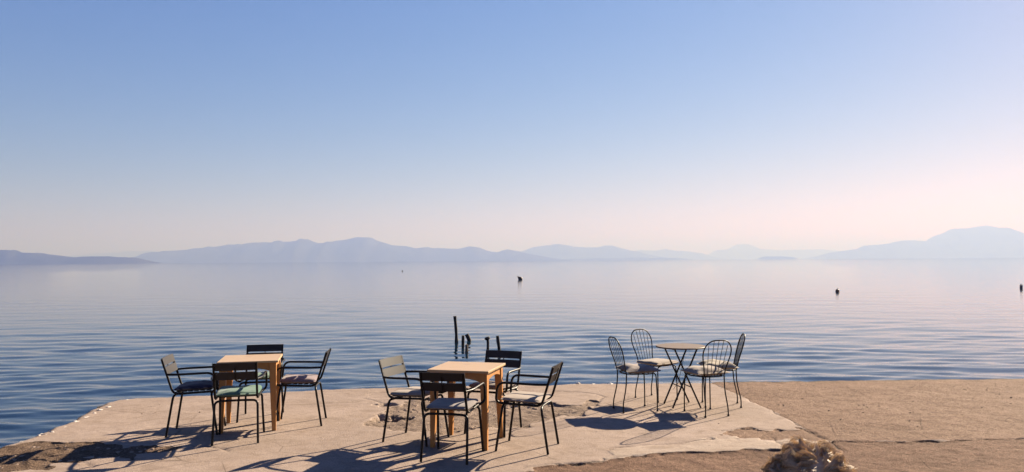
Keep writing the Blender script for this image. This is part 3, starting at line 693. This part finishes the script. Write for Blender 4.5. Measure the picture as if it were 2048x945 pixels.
# ------------------------------------------------------------------ buoys
def buoy(name, x, y, prof, k, m, label, tilt=(0, 0), band=None, ring=True):
    root = empty(name, (x, y, WATER)); root.rotation_euler = (tilt[0], tilt[1], 0)
    v = [(r * math.cos(6.2832 * j / k), r * math.sin(6.2832 * j / k), z) for r, z in prof for j in range(k)]
    n = len(prof); f = [(i * k + j, i * k + (j + 1) % k, i * k + k + (j + 1) % k, i * k + k + j) for i in range(n - 1) for j in range(k)] + [tuple(range(k))[::-1], tuple(range((n - 1) * k, n * k))]
    MB().add(v, f, True).build('float', m, root)
    if ring:
        z = prof[-1][1]; R = prof[-1][0] * .9 + .02
        MB().tube([(R * math.cos(a), 0, z + R * math.sin(a)) for a in np.linspace(0, math.pi, 9)], R * .28, 6).build('lifting_eye', M['post'], root)
    if band: MB().add([(band[0] * math.cos(6.2832 * j / k), band[0] * math.sin(6.2832 * j / k), z) for z in band[1:] for j in range(k)], [(j, (j + 1) % k, k + (j + 1) % k, k + j) for j in range(k)], True).build('band', M['post'], root)
    tag(root, label, 'buoy', 'buoys on the water')
M['buoy_rust'] = simple('rust_orange_plastic', (.06, .022, .012), .6, 0, .4, 9)
M['buoy_orange'] = simple('faded_orange_plastic', (.30, .13, .05), .5, 0, .3, 9)
M['buoy_blue'] = simple('dark_blue_plastic', (.02, .03, .06), .4, 0, .3, 9)
cone = [(.05, -.12), (.26, -.05), (.33, .08), (.33, .20), (.28, .33), (.18, .48), (.09, .62), (.07, .68)]
cone = [(a * .85, b * .85) for a, b in cone]
buoy('cone_buoy', 1.12, 95.6, cone, 20, M['buoy_rust'], 'largest dark rust coloured buoy, tipped to one side, out on the sea', (0, rad(-48)))
sph = [(.02, -.075), (.09, -.06), (.125, .0), (.138, .07), (.125, .14), (.09, .185), (.04, .205)]
buoy('round_buoy', 23.24, 55.0, sph, 18, M['buoy_orange'], 'small round orange brown buoy on the right half of the sea', (rad(6), rad(8)))
bar = [(.07, -.15), (.095, -.13), (.10, .0), (.10, .21), (.095, .245), (.06, .255)]
buoy('barrel_buoy', 39.11, 59.1, bar, 18, M['buoy_blue'], 'dark blue upright barrel buoy at the right edge of the picture', (0, rad(3)))
buoy('round_buoy', -26.0, 181.7, [(a * 1.15, b * 1.15) for a, b in sph], 14, M['post'], 'tiny dark buoy far out, a speck on the left half of the sea')

# ------------------------------------------------------------------ seated person, only the crown of the head in the picture
def person():
    from mathutils import noise
    P = {}; E = []; R_ = {}
    def j(n, p, r, par=None):
        P[n] = p; R_[n] = r
        if par: E.append((par, n))
    j('pelvis', (0, -.02, .56), .13); j('waist', (0, -.03, .70), .125, 'pelvis'); j('chest', (0, -.02, .88), .135, 'waist'); j('collar', (0, .0, 1.00), .10, 'chest')
    j('neck', (0, .02, 1.08), .052, 'collar'); j('chin', (0, .045, 1.15), .062, 'neck'); j('skull', (0, .035, 1.235), .082, 'chin'); j('crown', (0, .025, 1.285), .06, 'skull')
    j('nose', (0, .125, 1.225), .014, 'skull')
    for s in (-1, 1):
        k = 'l' if s < 0 else 'r'
        j(k + 'ear', (s * .085, .03, 1.225), .016, 'skull')
        j(k + 'sh', (s * .17, -.01, .985), .065, 'collar'); j(k + 'el', (s * .22, .03, .72), .045, k + 'sh'); j(k + 'wr', (s * .14, .27, .645), .03, k + 'el'); j(k + 'palm', (s * .11, .34, .635), .032, k + 'wr')
        for q in range(4):
            o = (q - 1.5) * .02; ln = (.06, .07, .066, .052)[q]
            j('%sf%da' % (k, q), (s * .11 + o, .385, .638), .0095, k + 'palm'); j('%sf%db' % (k, q), (s * .11 + o, .385 + ln * .6, .634), .0085, '%sf%da' % (k, q)); j('%sf%dc' % (k, q), (s * .11 + o, .385 + ln, .618), .0075, '%sf%db' % (k, q))
        j(k + 'ta', (s * .068, .345, .64), .011, k + 'palm'); j(k + 'tb', (s * .052, .385, .632), .009, k + 'ta')
        j(k + 'hip', (s * .09, .02, .54), .095, 'pelvis'); j(k + 'kn', (s * .12, .43, .53), .062, k + 'hip'); j(k + 'an', (s * .12, .42, .09), .04, k + 'kn'); j(k + 'heel', (s * .12, .42, .045), .042, k + 'an'); j(k + 'toe', (s * .13, .60, .035), .033, k + 'heel')
    names = list(P); ix = {n: i for i, n in enumerate(names)}
    me = bpy.data.meshes.new('person'); me.from_pydata([P[n] for n in names], [(ix[a], ix[b]) for a, b in E], [])
    o = bpy.data.objects.new('person', me); COL.objects.link(o)
    o.modifiers.new('skin', 'SKIN'); sv = me.skin_vertices[0].data if me.skin_vertices else None
    if sv is None:
        bm = bmesh.new(); bm.from_mesh(me); bm.verts.layers.skin.verify(); bm.to_mesh(me); bm.free(); sv = me.skin_vertices[0].data
    for n in names: sv[ix[n]].radius = (R_[n], R_[n] * (.72 if n in ('chest', 'waist', 'pelvis', 'collar') else 1)); sv[ix[n]].use_root = n == 'pelvis'
    o.modifiers['skin'].use_smooth_shade = True
    sb = o.modifiers.new('sub', 'SUBSURF'); sb.levels = 2; sb.render_levels = 2
    dg = bpy.context.evaluated_depsgraph_get(); m2 = bpy.data.meshes.new_from_object(o.evaluated_get(dg)); o.modifiers.clear(); o.data = m2; bpy.data.meshes.remove(me)
    m2.materials.clear()
    for mm in (simple('skin', (.45, .26, .18), .5), simple('grey_jumper', (.12, .12, .14), .95, 0, .2, 90, .004), simple('dark_trousers', (.03, .035, .05), .9), simple('shoe_leather', (.04, .025, .02), .5)): m2.materials.append(mm)
    for p in m2.polygons:
        c = p.center
        p.material_index = 3 if c.z < .085 else (0 if c.z > 1.04 or (c.y > .27 and .60 < c.z < .70 and abs(c.x) < .2 and c.z > .606 and c.y < .48 and abs(abs(c.x) - .11) < .06) else (1 if c.z > .62 else 2))
    PX, PY = .676, 1.72
    o.location = (PX, PY, 0); o.rotation_euler.z = rad(14)
    tag(o, 'seated person seen from behind, only the tousled crown of the head showing', 'person')
    # hair: cap + strands
    rnd = random.Random(12); C = Vector((0, .022, 1.262)); RX, RY, RZ = .077, .092, .100
    cap = bmesh.new(); bmesh.ops.create_uvsphere(cap, u_segments=32, v_segments=20, radius=1)
    for v in cap.verts:
        k = 1 + .05 * noise.noise(v.co * 3.0); z = v.co.z
        v.co = Vector((C.x + v.co.x * RX * k, C.y + v.co.y * RY * k, C.z + z * RZ * k))
    bmesh.ops.delete(cap, geom=[v for v in cap.verts if v.co.z < 1.15 or (v.co.z < 1.25 and v.co.y > .075)], context='VERTS')
    mb = MB(); vs2 = [v.co.copy() for v in cap.verts]; cap.verts.index_update(); mb.add(vs2, [[v.index for v in f.verts] for f in cap.faces], True); cap.free()
    whorl = Vector((-.25, -.55, .8)).normalized()
    for k in range(620):                                     # curly locks, a dozen strands each
        while True:
            d = Vector((rnd.gauss(0, 1), rnd.gauss(0, 1), rnd.gauss(0, 1))).normalized()
            if d.z > -.7 and not (d.z < .15 and d.y > .5): break
        flow = d - whorl * 1.0 + noise.noise_vector(d * 2.6) * .8
        flow = (flow - d * flow.dot(d)).normalized(); side = d.cross(flow).normalized()
        L = rnd.uniform(.055, .095); ph = rnd.uniform(0, 6.28); turns = rnd.uniform(.9, 1.7) * rnd.choice((-1, 1)); cr2 = rnd.uniform(.006, .012); lift = rnd.uniform(.004, .016)
        base = C + Vector((d.x * RX, d.y * RY, d.z * RZ)); spine = []
        for q_ in range(11):
            u = q_ / 10; q = base + flow * (L * u)
            w = q - C; w = Vector((w.x / RX, w.y / RY, w.z / RZ)); nn = Vector((w.x, w.y, w.z)).normalized()
            q = C + Vector((nn.x * RX, nn.y * RY, nn.z * RZ)) + nn * (.004 + lift * math.sin(math.pi * min(1, u * 1.15)) )
            a_ = ph + u * turns * 6.28; g_ = min(1, u * 2.5)
            spine.append((q + side * (math.cos(a_) * cr2 * g_) + nn * ((.6 + math.sin(a_)) * cr2 * g_ * .8), nn))
        for m_ in range(17):
            o1, o2, o3 = rnd.gauss(0, .0030), rnd.gauss(0, .0030), rnd.gauss(0, .0025); fr = rnd.uniform(.7, 1.0); n_ = max(5, int(11 * fr)); fz = .004 if rnd.random() < .12 else 0
            pts = [p_ + side * (o1 * (.5 + u_ / 10)) + flow * o2 + nn_ * (o3 * .5 + .001 + fz * u_ / 4) for u_, (p_, nn_) in enumerate(spine[:n_])]
            mb.tube(pts, [.00052 - .00026 * u_ / n_ for u_ in range(n_)], 3, cap=False)
    t = NT('grey_blond_hair'); n = t.noise(30, 3)
    t.set(Base_Color=t.mix(t.ramp(n, [(.35, 0.), (.65, 1.)]), (.36, .268, .18), (.68, .54, .38)), Roughness=.55, Specular_IOR_Level=.12)
    tr = t.n.new('ShaderNodeBsdfTranslucent'); tr.inputs[0].default_value = (.66, .52, .34, 1)
    mx = t.n.new('ShaderNodeMixShader'); mx.inputs[0].default_value = .42
    t.l.new(t.p.outputs[0], mx.inputs[1]); t.l.new(tr.outputs[0], mx.inputs[2]); t.l.new(mx.outputs[0], t.out.inputs[0])
    h = mb.build('hair', t.m, o); h['label'] = 'short tousled grey blond hair'
    return PX, PY
PX, PY = person()

so = copy_tree(proto); so.location = (PX, PY - .06, .002); so.rotation_euler = (0, 0, rad(14))
tag(so, 'dark metal armchair the person nearest the camera sits in', 'chair')
del so['group']
